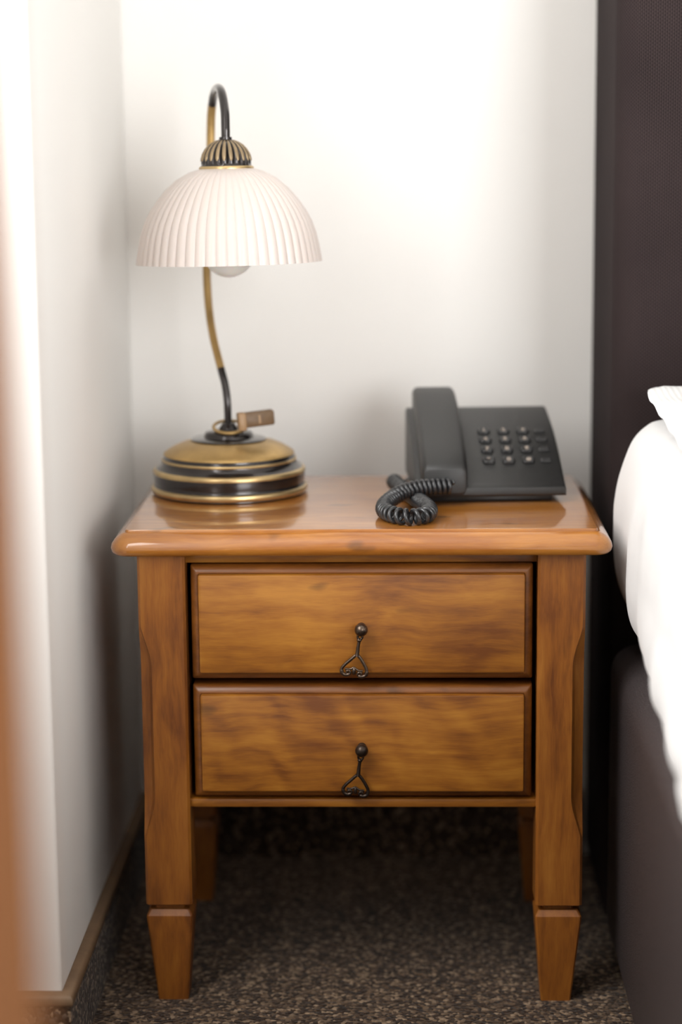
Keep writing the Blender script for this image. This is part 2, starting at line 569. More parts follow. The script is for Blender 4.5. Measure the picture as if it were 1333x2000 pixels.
# carpet skirting with a rounded brown trim along its top edge
SK = 0.010
def skirt_run(name, pts, label):
    """pts: plan polyline of the wall face with its outward side on the left of travel"""
    P = [Vector((p[0], p[1])) for p in pts]
    def offs(dist):
        out = []
        for i, p in enumerate(P):
            ns = []
            if i > 0:
                t = (P[i] - P[i - 1]).normalized(); ns.append(Vector((-t.y, t.x)))
            if i < len(P) - 1:
                t = (P[i + 1] - P[i]).normalized(); ns.append(Vector((-t.y, t.x)))
            if len(ns) == 2:
                bis = (ns[0] + ns[1]).normalized()
                out.append(p + bis * (dist / max(0.3, bis.dot(ns[0]))))
            else:
                out.append(p + ns[0] * dist)
        return out
    def sweep(prof):
        bm = bmesh.new()
        cols = [offs(o_) for o_, z in prof]
        rings = [[(cols[k][i].x, cols[k][i].y, prof[k][1]) for k in range(len(prof))] for i in range(len(P))]
        loft(bm, rings)
        return bm
    base = struct(name, sweep([(0.0002, 0), (SK, 0), (SK, 0.080), (0.0002, 0.080)]), M['skirt'], label=label)
    o = struct('trim_cap', sweep([(0.0002, 0.0785), (SK + 0.001, 0.0785), (SK + 0.0028, 0.0805), (SK + 0.0025, 0.0865), (SK - 0.001, 0.0902), (0.0002, 0.0910)]), M['trim'], parent=base, smooth=50)
    return base
skirt_run('baseboard_left', [(WX, BY - 0.012), (WX, WY), (-0.72, WY)], 'carpet skirting with brown cap strip round the wall return')
skirt_run('baseboard_back', [(0.24, BY), (WX + 0.013, BY)], 'carpet skirting with brown cap strip along the back wall')

# ------------------------------------------------------------------ nightstand
X0 = -0.0454          # centre line
HT = 0.539            # height of the top
NS = (X0, 0.19, 0.0)
ns = thing('nightstand', 'honey-brown wooden two-drawer nightstand with tapered legs', 'nightstand', NS)
# top: moulded edge, rounded corners, raised field
W2, DEP = 0.27, 0.383
prof = [(0.012, 0.5110), (0.0045, 0.5122), (0.0012, 0.5150), (0.0, 0.5195), (0.0012, 0.5240), (0.0042, 0.5285), (0.0085, 0.5325), (0.0130, 0.5352), (0.0150, 0.5360), (0.0158, 0.5360), (0.0160, 0.5376), (0.0168, 0.5388), (0.0190, 0.5390)]
rings = []
for ins, z in prof:
    rings.append([(x, y, z) for x, y in rrect(W2 - ins, DEP / 2 - ins, 0.021 - ins if ins < 0.017 else 0.004, 8, X0, DEP / 2)])
bm = bmesh.new()
loft(bm, rings)
obj('table_top', bm, M['wood_top'], ns, NS, smooth=40)

# legs: square posts with a stop chamfer on the outer front edge, groove, tapered foot
LX, LW = 0.2417, 0.0515
FY = 0.015
def smooth01(t):
    t = max(0.0, min(1.0, t))
    return t * t * (3 - 2 * t)
def leg_ring(xo, xi, yo, yi, z, c_out, c):
    """xo outer x, xi inner x, yo outer (front or back) y, yi inner y; chamfers per corner"""
    sx = 1 if xi > xo else -1
    sy = 1 if yi > yo else -1
    q = c_out * (0.5 if c_out < 0.0035 else 0.72)
    return [(xo + sx * q, yo + sy * q, z), (xo + sx * c_out, yo, z), (xi - sx * c, yo, z), (xi, yo + sy * c, z), (xi, yi - sy * c, z),
            (xi - sx * c, yi, z), (xo + sx * c, yi, z), (xo, yi - sy * c, z), (xo, yo + sy * c_out, z)]
def leg(side, front):
    xo = X0 + side * LX
    xi = X0 + side * (LX - LW)
    yo, yi = (FY, FY + 0.050) if front else (0.365, 0.365 - 0.050)
    bm = bmesh.new()
    rings = []
    zs = [0.1138, 0.1150, 0.188] + [0.194 + 0.046 * i / 10 for i in range(11)] + [0.30, 0.34] + [0.386 + 0.046 * i / 10 for i in range(11)] + [0.44, 0.511]
    for z in zs:
        c_out = 0.0028
        if front:
            k = min(smooth01((z - 0.194) / 0.046) if z < 0.3 else 1.0, smooth01((0.432 - z) / 0.046) if z > 0.3 else 1.0)
            # quick start, soft end: lamb's tongue stop
            c_out = 0.0028 + 0.0105 * (k ** 0.7)
        c = 0.0028
        g = 0.0016 if z < 0.114 else 0.0
        s = side
        rings.append(leg_ring(xo - s * g, xi + s * g, yo + (g if front else -g), yi - (g if front else -g), z, c_out, c))
    loft(bm, rings)
    lg = obj('leg', bm, M['wood_z'], ns, NS, smooth=24)
    bm = bmesh.new()
    loft(bm, [leg_ring(xo - side * 0.009, xi + side * 0.009, yo + (0.009 if front else -0.009), yi - (0.009 if front else -0.009), z, 0.002, 0.002) for z in (0.1070, 0.1145)])
    obj('neck', bm, M['wood_z'], lg, NS, smooth=24)
    bm = bmesh.new()
    rings = []
    for z, t, g in ((0.0, 1.0, 0.0), (0.004, 0.975, 0.0), (0.0985, 0.03, 0.0), (0.1015, 0.0, 0.0004), (0.1060, 0.0, 0.0030), (0.1080, 0.0, 0.0042)):
        sf = 1 if front else -1
        a = 0.0105 * t + g      # outer side draws in
        b_ = 0.0075 * t + g
        rings.append(leg_ring(xo - side * a, xi + side * b_, yo + sf * (0.007 * t + g), yi - sf * (0.010 * t + g), z, 0.0018, 0.0018))
    loft(bm, rings)
    obj('foot', bm, M['wood_z'], lg, NS, smooth=24)
for sd in (-1, 1):
    for fr in (True, False):
        leg(sd, fr)
xi = LX - LW
# carcass
obj('side_panel', bx(X0 - LX + 0.008, X0 - LX + 0.022, FY + 0.04, 0.325, 0.2256, 0.511), M['wood_side'], ns, NS)
obj('side_panel', bx(X0 + LX - 0.022, X0 + LX - 0.008, FY + 0.04, 0.325, 0.2256, 0.511), M['wood_side'], ns, NS)
obj('back_panel', bx(X0 - LX + 0.022, X0 + LX - 0.022, 0.348, 0.358, 0.2256, 0.511), M['wood_side'], ns, NS)
obj('top_rail', bx(X0 - xi - 0.004, X0 + xi + 0.004, 0.031, 0.050, 0.4995, 0.511, bev=0.001), M['wood_x'], ns, NS)
obj('bottom_rail', bx(X0 - xi - 0.004, X0 + xi + 0.004, 0.0225, 0.055, 0.2256, 0.2352, bev=0.0018), M['wood_x'], ns, NS, label='thin rail below the lower drawer')
obj('bottom_board', bx(X0 - LX + 0.02, X0 + LX - 0.02, 0.055, 0.348, 0.2262, 0.2342), M['wood_side'], ns, NS)

# drawers with a moulded raised front
def drawer(z0, z1, mat, pull_mat, kx, kz, label, twist):
    cx = X0 + 0.0002
    hx = xi - 0.0048
    cz_, hz = (z0 + z1) / 2, (z1 - z0) / 2
    def front_rings(pr):
        return [[(x, y, z) for x, z in rrect(hx - ins, hz - ins, 0.0016, 2, cx, cz_)] for ins, y in pr]
    bm = bmesh.new()
    loft(bm, front_rings(((0.0070, 0.058), (0.0070, 0.0250), (0.0092, 0.0250), (0.0092, 0.0152), (0.0097, 0.0140), (0.0108, 0.0136))))
    dr = obj('drawer', bm, mat, ns, NS, smooth=28, label=label)
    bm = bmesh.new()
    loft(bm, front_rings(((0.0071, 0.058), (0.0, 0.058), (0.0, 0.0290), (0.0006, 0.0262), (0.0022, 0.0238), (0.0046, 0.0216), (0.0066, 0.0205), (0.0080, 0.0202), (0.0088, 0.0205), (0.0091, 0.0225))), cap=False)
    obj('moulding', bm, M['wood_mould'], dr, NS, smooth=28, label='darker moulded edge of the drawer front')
    bm = bmesh.new()
    t = 0.008
    box(bm, cx - hx + 0.006, cx - hx + 0.006 + t, 0.056, 0.33, z0 + 0.010, z1 - 0.014)
    box(bm, cx + hx - 0.006 - t, cx + hx - 0.006, 0.056, 0.33, z0 + 0.010, z1 - 0.014)
    box(bm, cx - hx + 0.006, cx + hx - 0.006, 0.322, 0.33, z0 + 0.010, z1 - 0.014)
    box(bm, cx - hx + 0.006, cx + hx - 0.006, 0.056, 0.33, z0 + 0.010, z0 + 0.015)
    obj('drawer_box', bm, M['wood_side'], dr, NS, smooth=0)
    # knob: rosette, neck, ball with two grooves
    bm = bmesh.new()
    pr = [(0.0002, 0.0), (0.0050, 0.0), (0.0052, 0.0012), (0.0036, 0.0028), (0.0028, 0.0050), (0.0030, 0.0068)]
    for i in range(13):
        a = -0.42 * PI + (0.92 * PI) * i / 12
        pr.append((max(0.0003, 0.0072 * math.cos(a)), 0.0135 + 0.0070 * math.sin(a)))
    ringsk = []
    for rd, dz in pr:
        ringsk.append([(kx + rd * math.cos(2 * PI * j / 28), 0.0136 - dz, kz + rd * math.sin(2 * PI * j / 28)) for j in range(28)])
    loft(bm, ringsk)
    obj('pull_knob', bm, pull_mat, dr, NS, smooth=60)
    # drop handle: eye, shank, forked triangle ending in two scrolls, crest and boss
    yp = 0.0052
    def pt(x, z, y=0.0):
        x, z = x / 1000.0, z / 1000.0
        return Vector((kx + x + twist * (-z), yp + y, kz + z))
    bm = bmesh.new()
    eye = [pt(-1.4 + 2.6 * math.cos(2 * PI * i / 18), -8.6 + 2.8 * math.sin(2 * PI * i / 18), -0.0005) for i in range(18)]
    tube(bm, eye, 0.0014, 8, closed=True)
    collar = spline([pt(-2.0, -10.5), pt(-2.3, -12.5), pt(-2.5, -14.5)], 3)
    tube(bm, collar, [0.0018, 0.0024, 0.0028, 0.0029, 0.0028, 0.0023, 0.0018], 10)
    sh = spline([pt(-2.5, -14.2), pt(-3.5, -20.0), pt(-4.4, -27.0), pt(-5.0, -30.0)], 5)
    tube(bm, sh, [0.0024 + 0.0010 * max(0, i - 4) / 11 for i in range(len(sh))], 10, flat=0.8)
    la = spline([pt(-4.6, -28.0), pt(-8.8, -31.4), pt(-13.6, -35.6), pt(-18.4, -39.9), pt(-21.6, -44.4), pt(-20.5, -49.2), pt(-16.4, -51.0), pt(-12.6, -49.2), pt(-13.0, -46.6), pt(-15.6, -46.4), pt(-16.2, -48.2)], 8)
    tube(bm, la, [0.0018 if i < 34 else (0.0021 if i < 54 else 0.0014) for i in range(len(la))], 10)
    ra = spline([pt(-4.9, -28.0), pt(-1.9, -31.6), pt(0.5, -35.2), pt(2.9, -39.6), pt(5.6, -46.2), pt(4.4, -51.4), pt(0.0, -53.2), pt(-3.9, -51.4), pt(-3.4, -48.8), pt(-0.8, -48.6), pt(-0.1, -50.4)], 8)
    tube(bm, ra, [0.0018 if i < 34 else (0.0021 if i < 54 else 0.0014) for i in range(len(ra))], 10)
    cr = spline([pt(-17.8, -44.2), pt(-13.5, -44.6), pt(-10.6, -44.0), pt(-8.2, -43.0), pt(-6.0, -44.6), pt(-3.0, -46.4), pt(1.2, -46.8)], 6)
    tube(bm, cr, 0.0012, 8)
    bo = spline([pt(-8.2, -43.0), pt(-8.2, -45.5), pt(-8.2, -48.0), pt(-8.4, -50.6)], 4)
    tube(bm, bo, [0.0008, 0.0013, 0.0017, 0.0019, 0.0020, 0.0021, 0.0021, 0.0021, 0.0020, 0.0019, 0.0018, 0.0015, 0.0009], 10)
    obj('drop_handle', bm, pull_mat, dr, NS, smooth=60)
drawer(0.3712, 0.4985, M['wood_d1'], M['pewter'], -0.0452, 0.4318, 'upper drawer with a drop pull', 0.0)
drawer(0.2372, 0.3646, M['wood_d2'], M['pewter_dark'], -0.0456, 0.2972, 'lower drawer with a dark drop pull', 0.02)

# ------------------------------------------------------------------ table lamp
LC = Vector((-0.2057, 0.256, HT))
lamp = thing('table_lamp', 'antique brass table lamp with ribbed white glass dome shade', 'lamp', LC)
def ring_part(name, prof, mat, seg=96, label=None, parent=lamp):
    bm = bmesh.new()
    lathe(bm, [(p[0], p[1] - HT) for p in prof], LC, seg)
    return obj(name, bm, mat, parent, LC, smooth=40, label=label)
Z = HT
ring_part('base_foot', [(0.001, Z), (0.0890, Z), (0.0905, Z + 0.0012), (0.0905, Z + 0.0026)], M['antique'])
ring_part('base_bead', [(0.080, Z + 0.0026), (0.0912, Z + 0.0026), (0.0927, Z + 0.0048), (0.0930, Z + 0.0068), (0.0922, Z + 0.0090), (0.0900, Z + 0.0102), (0.080, Z + 0.0104)], M['brass'])
ring_part('base_band', [(0.080, Z + 0.0102), (0.0898, Z + 0.0102), (0.0888, Z + 0.0120), (0.0893, Z + 0.0150), (0.0898, Z + 0.0200), (0.0897, Z + 0.0250), (0.080, Z + 0.0252)], M['antique'])
ring_part('base_ring', [(0.075, Z + 0.0250), (0.0900, Z + 0.0250), (0.0904, Z + 0.0270), (0.0897, Z + 0.0292), (0.0872, Z + 0.0308), (0.070, Z + 0.0312)], M['brass'])
ring_part('base_step', [(0.070, Z + 0.0308), (0.0868, Z + 0.0308), (0.0845, Z + 0.0322), (0.0815, Z + 0.0345), (0.0800, Z + 0.0372), (0.0796, Z + 0.0392), (0.070, Z + 0.0394)], M['antique'])
ring_part('base_line', [(0.070, Z + 0.0390), (0.0797, Z + 0.0392), (0.0800, Z + 0.0405), (0.0792, Z + 0.0420), (0.070, Z + 0.0424)], M['brass'])
ring_part('base_groove', [(0.065, Z + 0.0420), (0.0785, Z + 0.0421), (0.0772, Z + 0.0440), (0.0772, Z + 0.0462), (0.060, Z + 0.0466)], M['antique'])
ring_part('base_dome', [(0.060, Z + 0.0462), (0.0775, Z + 0.0463), (0.0768, Z + 0.0480), (0.0735, Z + 0.0505), (0.0660, Z + 0.0550), (0.0560, Z + 0.0592), (0.0450, Z + 0.0622), (0.0435, Z + 0.0624), (0.030, Z + 0.0625)], M['brass_dome'], label='brass dome of the base')
ring_part('base_cap', [(0.020, Z + 0.0620), (0.0440, Z + 0.0624), (0.0445, Z + 0.0636), (0.0425, Z + 0.0646), (0.0330, Z + 0.0655), (0.0300, Z + 0.0662), (0.0292, Z + 0.0690), (0.0272, Z + 0.0720), (0.0215, Z + 0.0738), (0.0120, Z + 0.0745), (0.0105, Z + 0.0775), (0.0085, Z + 0.0800), (0.0070, Z + 0.0825), (0.0050, Z + 0.0830)], M['antique'])
# gooseneck stem: straight, swings back and left, arches over forward; dark and brass stretches
stem_pts = [(-0.2061, 0.256, 0.6157), (-0.2062, 0.2560, 0.633), (-0.2068, 0.257, 0.6491), (-0.2095, 0.262, 0.667), (-0.2145, 0.270, 0.6841), (-0.2247, 0.290, 0.7186), (-0.2313, 0.310, 0.7535), (-0.2338, 0.320, 0.7955), (-0.2320, 0.3235, 0.8350), (-0.2297, 0.3235, 0.8743), (-0.2267, 0.322, 0.9343), (-0.2243, 0.3155, 0.9770), (-0.2190, 0.294, 1.0010), (-0.2115, 0.262, 1.0090), (-0.2040, 0.230, 1.0030), (-0.1990, 0.208, 0.9830), (-0.1979, 0.2005, 0.9640), (-0.1979, 0.200, 0.9500)]
sp = spline(stem_pts, 8)
for a_, b__, mt_, lb in ((0, 33, 'antique', None), (32, 93, 'brass_dome', 'brass middle of the stem'), (92, len(sp), 'antique', None)):
    bm = bmesh.new()
    tube(bm, sp[a_:b__], [0.0044 + 0.0007 * min(1.0, k_ / 90.0) for k_ in range(a_, min(b__, len(sp)))], 14)
    obj('stem', bm, M[mt_], lamp, LC, smooth=60, label=lb)
# shade, cap and bulb hang from the end of the arch, a little tilted
SC = Vector((-0.1977, 0.200, 0.9185))
tilt = Matrix.Rotation(math.radians(-0.8), 4, 'Y') @ Matrix.Rotation(math.radians(-1.2), 4, 'X')
def hung(name, prof, mat, seg, rib=None, label=None, parent=lamp, smooth=40):
    bm = bmesh.new()
    lathe(bm, prof, (0, 0, 0), seg, rib)
    bmesh.ops.transform(bm, matrix=Matrix.Translation(SC) @ tilt, verts=bm.verts)
    return obj(name, bm, mat, parent, LC, smooth=smooth, label=label)
NR = 54
def shade_rib(amp):
    def f(a, k):
        t = (a * NR / (2 * PI)) % 1.0
        return 1.0 + amp[k] * (abs(math.sin(PI * t)) ** 0.75 - 0.6)
    return f
out = [(0.028, 0.0005), (0.034, -0.0010), (0.042, -0.0036), (0.0565, -0.0115), (0.0690, -0.0225), (0.0790, -0.0340), (0.0880, -0.0470), (0.0945, -0.0595), (0.0990, -0.0725), (0.1020, -0.0860), (0.1040, -0.0980), (0.1052, -0.1055)]
inn = [(r_ - 0.0035, z_ - (0.002 if i < 4 else 0.0)) for i, (r_, z_) in enumerate(out)][::-1]
amps = [0.0, 0.012] + [0.020] * 9 + [0.021]
hung('lamp_shade', out + inn, M['milk'], NR * 12, shade_rib(amps + [0.006] * len(inn)), 'ribbed white glass dome shade', smooth=50)
# fluted cap
NF = 22
def cap_rib(a, k):
    amp = (0.0, 0.0, 0.0, 0.0, 0.085, 0.10, 0.10, 0.10, 0.10, 0.09, 0.05, 0.0, 0.0, 0.0)[k]
    t = (a * NF / (2 * PI)) % 1.0
    return 1.0 + amp * (abs(math.sin(PI * t)) ** 0.6 - 1.0)
hung('shade_cap', [(0.026, -0.0010), (0.0285, -0.0008), (0.0292, 0.0030), (0.0280, 0.0042), (0.0284, 0.0062), (0.0280, 0.0115), (0.0262, 0.0172), (0.0230, 0.0225), (0.0186, 0.0270), (0.0132, 0.0302), (0.0092, 0.0316), (0.0074, 0.0322), (0.0072, 0.0350), (0.0050, 0.0354)], M['antique'], NF * 12, cap_rib, 'fluted bronze cap', smooth=60)
hung('cap_flange', [(0.026, -0.0022), (0.0302, -0.0022), (0.0312, -0.0008), (0.0312, 0.0010), (0.0300, 0.0026), (0.026, 0.0028)], M['brass'], 96)
cap_ob = [o for o in lamp.children if o.name.startswith('shade_cap')][0]
for i in range(NF):                                                   # brass petals standing between the dark flutes
    bm = bmesh.new()
    a0 = 2 * PI * (i + 0.5) / NF
    rings_ = []
    for rd, z_, hw in ((0.0288, 0.0085, 0.0008), (0.0286, 0.0112, 0.0020), (0.0270, 0.0166, 0.0022), (0.0238, 0.0220, 0.0019), (0.0194, 0.0266, 0.0015), (0.0140, 0.0300, 0.0011), (0.0096, 0.0317, 0.0006)):
        ring = []
        for j in range(7):
            q = -1 + 2 * j / 6
            aa = a0 + q * hw / rd
            rr = rd + 0.0007 * (1 - q * q) - 0.0004
            ring.append((rr * math.cos(aa), rr * math.sin(aa), z_))
        for j in (6, 3, 0):
            q = -1 + 2 * j / 6
            aa = a0 + q * hw / rd
            ring.append(((rd - 0.0020) * math.cos(aa), (rd - 0.0020) * math.sin(aa), z_ - 0.0005))
        rings_.append(ring)
    loft(bm, rings_)
    bmesh.ops.transform(bm, matrix=Matrix.Translation(SC) @ tilt, verts=bm.verts)
    obj('flute', bm, M['brass_cap'], cap_ob, LC, smooth=50)
hung('lamp_socket', [(0.001, -0.004), (0.020, -0.004), (0.020, -0.045), (0.017, -0.050), (0.001, -0.050)], M['antique'], 40)
bp_ = [(0.0005, -0.1225)]
for i in range(1, 13):
    a = PI / 2 * i / 12 * 1.35
    bp_.append((0.030 * math.sin(min(a, PI * 0.72)), -0.0925 - 0.030 * math.cos(min(a, PI * 0.72))))
bp_ += [(0.0160, -0.0600), (0.0135, -0.0500)]
hung('light_bulb', bp_, M['bulb'], 48, smooth=60)

# ------------------------------------------------------------------ key tag hung on the lamp's stem
KT = Vector((-0.2057, 0.256, HT + 0.073))
kt = thing('key_tag', 'small brown key tag on a brass ring round the lamp stem', 'key tag', KT)
bm = bmesh.new()
ringp = []
for i in range(40):
    a = 2 * PI * i / 40
    ringp.append(Vector((-0.2045 + 0.0180 * math.cos(a), 0.247 + 0.0180 * math.sin(a), 0.6178 + 0.0050 * math.sin(a) - 0.0005 * math.cos(a))))
tube(bm, ringp, 0.0017, 8, closed=True, flat=1.2)
obj('key_ring', bm, M['brass_dome'], kt, KT, smooth=60)
TM = Matrix.Translation((-0.1695, 0.228, 0.6300)) @ Matrix.Rotation(math.radians(17), 4, 'Z') @ Matrix.Rotation(math.radians(-4.5), 4, 'Y')
bm = bmesh.new()
loft(bm, [[(x, y, z) for x, z in rrect(0.0196 - i_, 0.0088 - i_, 0.0028, 5)] for i_, y in ((0.0010, -0.0052), (0.0, -0.0042), (0.0, 0.0042), (0.0010, 0.0052))])
bmesh.ops.transform(bm, matrix=TM, verts=bm.verts)
tg = obj('tag', bm, M['tag'], kt, KT, smooth=50, label='brown tag with a paler mark')
bm = bmesh.new()
loft(bm, [[(x, y, z) for x, z in rrect(0.0046 - i_, 0.0105 - i_, 0.0022, 5, -0.0188, -0.0012)] for i_, y in ((0.0010, -0.0062), (0.0, -0.0052), (0.0, 0.0052), (0.0010, 0.0062))])
bmesh.ops.transform(bm, matrix=TM, verts=bm.verts)
obj('tag_end', bm, M['tag_edge'], kt, KT, smooth=50, label='tan end piece of the tag')
bm = bmesh.new()
box(bm, 0.0005, 0.0030, -0.0056, -0.0050, -0.0050, 0.0046, bev=0.0002)
bmesh.ops.transform(bm, matrix=TM, verts=bm.verts)
obj('tag_mark', bm, M['tag_edge'], tg, KT, smooth=0)

# ------------------------------------------------------------------ telephone
PH = Vector((0.0950, 0.2650, HT))
ph = thing('telephone', 'black corded desk telephone with keypad and handset', 'telephone', PH, math.radians(3.4))
# body: sloping shell, local coordinates
def body_z(y):
    t = (y + 0.095) / 0.19
    return 0.0190 + 0.0690 * t + 0.0100 * math.sin(PI * t)
top = [(-0.0970, 0.0085), (-0.0990, 0.0105), (-0.0994, 0.0150), (-0.0985, 0.0182), (-0.0955, 0.0204), (-0.0910, 0.0218)]
top += [(y, body_z(y)) for y in [-0.085 + 0.0170 * i for i in range(11)]]
top += [(0.0930, 0.0865), (0.0952, 0.0830), (0.0952, 0.0085)]
bm = bmesh.new()
rings = []
for hx_, sh in ((-0.0860, 0.0030), (-0.0852, 0.0012), (-0.0835, 0.0), (0.0835, 0.0), (0.0852, 0.0012), (0.0860, 0.0030)):
    rings.append([(hx_ - 0.0 * y, y * (1 - sh * 2), max(0.0085, z - sh * 0.9)) for y, z in top])
loft(bm, rings)
obj('body', bm, M['phone'], ph, smooth=35)
obj('foot_plate', bx(-0.074, 0.072, -0.084, 0.088, 0.0, 0.0095, bev=0.002), M['phone_gloss'], ph)
# handset
hs = [(-0.1050, 0.0235, 0.0385, 0.0140, 0.005), (-0.1046, 0.0250, 0.0400, 0.0120, 0.006), (-0.1030, 0.0258, 0.0430, 0.0110, 0.006), (-0.0995, 0.0261, 0.0462, 0.0110, 0.006), (-0.0920, 0.0262, 0.0505, 0.0130, 0.006),
      (-0.080, 0.0262, 0.0560, 0.0180, 0.006), (-0.060, 0.0262, 0.0645, 0.0345, 0.006), (-0.030, 0.0261, 0.0770, 0.0520, 0.006), (0.0, 0.0261, 0.0890, 0.0660, 0.006),
      (0.030, 0.0261, 0.0995, 0.0760, 0.006), (0.055, 0.0260, 0.1065, 0.0800, 0.006), (0.075, 0.0259, 0.1105, 0.0830, 0.006), (0.086, 0.0254, 0.1112, 0.0840, 0.006), (0.0925, 0.0242, 0.1092, 0.0850, 0.006), (0.0950, 0.0205, 0.1050, 0.0880, 0.005)]
bm = bmesh.new()
rings = []
for y, hw, zt, zb, rd in hs:
    pts = rrect(hw, (zt - zb) / 2, min(rd, (zt - zb) / 2 * 0.98), 6, -0.0528, (zt + zb) / 2)
    ring = []
    for x, z in pts:
        crown = 0.0032 * (1 - ((x + 0.0528) / 0.026) ** 2)
        if z > (zt + zb) / 2: z += crown
        bow = (0.0065 * ((x + 0.0528) / 0.026) ** 2) * smooth01((-0.070 - y) / 0.03)
        ring.append((x, y + bow, z))
    rings.append(ring)
loft(bm, rings)
hso = obj('handset', bm, M['phone'], ph, smooth=50, label='handset resting on the left of the body')
# cradle posts under the handset
obj('cradle', bx(-0.0775, -0.0285, 0.045, 0.085, 0.070, 0.084, bev=0.003), M['phone_gloss'], ph)
# keys: three by four round-cornered keys with printed digits, four slim keys on the right
slope = math.atan2(body_z(0.02) - body_z(-0.04), 0.06)
def plate(hx_, hy_, h, rad, sink=0.0):
    bm = bmesh.new()
    loft(bm, [[(x, y, z) for x, y in rrect(hx_ - i_, hy_ - i_, rad, 4)] for i_, z in ((0.0, -0.003), (0.0, h * 0.55), (0.0006, h * 0.9), (0.0016, h), (hx_ * 0.45, h - sink))])
    bm.verts.ensure_lookup_table()
    return bm
key_me = None
slim_me = None
well_me = None
def surf(px, py):
    return Matrix.Translation((px, py, body_z(py))) @ Matrix.Rotation(math.atan2(body_z(py + 0.002) - body_z(py - 0.002), 0.004), 4, 'X')
DIG = ['1', '2', '3', '4', '5', '6', '7', '8', '9', '*', '0', '#']
def text_mesh(ch):
    cu = bpy.data.curves.new('digit', 'FONT')
    cu.body = ch
    cu.size = 0.0092
    cu.extrude = 0.0002
    cu.offset = 0.0004
    cu.align_x, cu.align_y = 'CENTER', 'CENTER'
    to = bpy.data.objects.new('digit', cu)
    COL.objects.link(to)
    dg = bpy.context.evaluated_depsgraph_get()
    me = bpy.data.meshes.new_from_object(to.evaluated_get(dg))
    bpy.data.objects.remove(to, do_unlink=True)
    me.materials.clear()
    me.materials.append(M['digit'])
    return me
for rr in range(4):
    py = 0.0105 - 0.0205 * rr
    for cc in range(3):
        px = 0.0020 + 0.0232 * cc
        if key_me is None:
            ko = obj('key', plate(0.0072, 0.0066, 0.0030, 0.0042, 0.0006), M['phone_gloss'], ph, smooth=40)
            key_me = ko.data
        else:
            ko = bpy.data.objects.new('key', key_me)
            COL.objects.link(ko)
            ko.parent = ph
        ko.matrix_local = surf(px, py)
        do = bpy.data.objects.new('digit', text_mesh(DIG[rr * 3 + cc]))
        COL.objects.link(do)
        do.parent = ko
        do.location = (0, 0, 0.0027)
    if slim_me is None:
        so = obj('function_key', plate(0.0062, 0.0040, 0.0016, 0.0016, 0.0002), M['phone_gloss'], ph, smooth=40)
        slim_me = so.data
    else:
        so = bpy.data.objects.new('function_key', slim_me)
        COL.objects.link(so)
        so.parent = ph
    so.matrix_local = surf(0.0690, py)

# coiled cord, in world coordinates then moved into the telephone's frame
ph_inv = (Matrix.Translation(PH) @ Matrix.Rotation(math.radians(3.4), 4, 'Z')).inverted()
cp = [(0.0555, 0.1500, 0.5625), (0.0450, 0.1480, 0.5630), (0.0280, 0.1460, 0.5625), (0.0130, 0.1420, 0.5610), (0.0000, 0.1360, 0.5580), (-0.0125, 0.1230, 0.5530), (-0.0205, 0.0980, 0.5492), (-0.0185, 0.0680, 0.5484), (-0.0070, 0.0440, 0.5484), (0.0100, 0.0350, 0.5484), (0.0250, 0.0480, 0.5484), (0.0290, 0.0780, 0.5484), (0.0230, 0.1150, 0.5484), (0.0110, 0.1650, 0.5484), (-0.0020, 0.2200, 0.5484), (-0.0105, 0.2650, 0.5486)]
path = spline(cp, 24)
cum = [0.0]
for i in range(1, len(path)):
    cum.append(cum[-1] + (path[i] - path[i - 1]).length)
total = cum[-1]
def sample(s):
    import bisect
    i = min(max(bisect.bisect_right(cum, s) - 1, 0), len(path) - 2)
    t = (s - cum[i]) / max(1e-9, cum[i + 1] - cum[i])
    return path[i].lerp(path[i + 1], t)
ds = 0.00042
S = [i * ds for i in range(int(total / ds))]
fine = [sample(s) for s in S]
T_, N_ = frames(fine)
hel = []
phase = 0.0
CR = 0.0073
for i, s in enumerate(S):
    # turns pulled open round the front bend
    open_ = math.exp(-((s - 0.175) / 0.045) ** 2)
    pitch_ = 0.0056 + 0.0036 * open_
    phase += 2 * PI * ds / pitch_
    hel.append(fine[i] + N_[i] * (CR * math.cos(phase)) + T_[i].cross(N_[i]) * (CR * math.sin(phase)))
bm = bmesh.new()
tube(bm, hel, 0.0025, 8, flat=1.0)
bmesh.ops.transform(bm, matrix=ph_inv, verts=bm.verts)
co = obj('coiled_cord', bm, M['cord'], ph, smooth=80, label='coiled handset cord looping over the table')
bm = bmesh.new()
tube(bm, spline([(0.0500, 0.1640, 0.5660), (0.0520, 0.1590, 0.5672), (0.0560, 0.1545, 0.5680), (0.0575, 0.1510, 0.5660), tuple(hel[2])], 6), 0.0022, 8)
bmesh.ops.transform(bm, matrix=ph_inv, verts=bm.verts)
obj('cord_lead', bm, M['cord'], co, smooth=80)
bm = bmesh.new()
tube(bm, spline([tuple(hel[-2]), (-0.0110, 0.2760, 0.5480), (-0.0020, 0.2850, 0.5440), (0.0080, 0.2870, 0.5490), (0.0160, 0.2870, 0.5525)], 6), 0.0022, 8)
bmesh.ops.transform(bm, matrix=ph_inv, verts=bm.verts)
obj('cord_lead', bm, M['cord'], co, smooth=80)
bm = bmesh.new()
box(bm, 0.0455, 0.0545, 0.1600, 0.1690, 0.5610, 0.5705, bev=0.001)
bmesh.ops.transform(bm, matrix=ph_inv, verts=bm.verts)
obj('cord_plug', bm, M['phone_gloss'], hso, smooth=30)

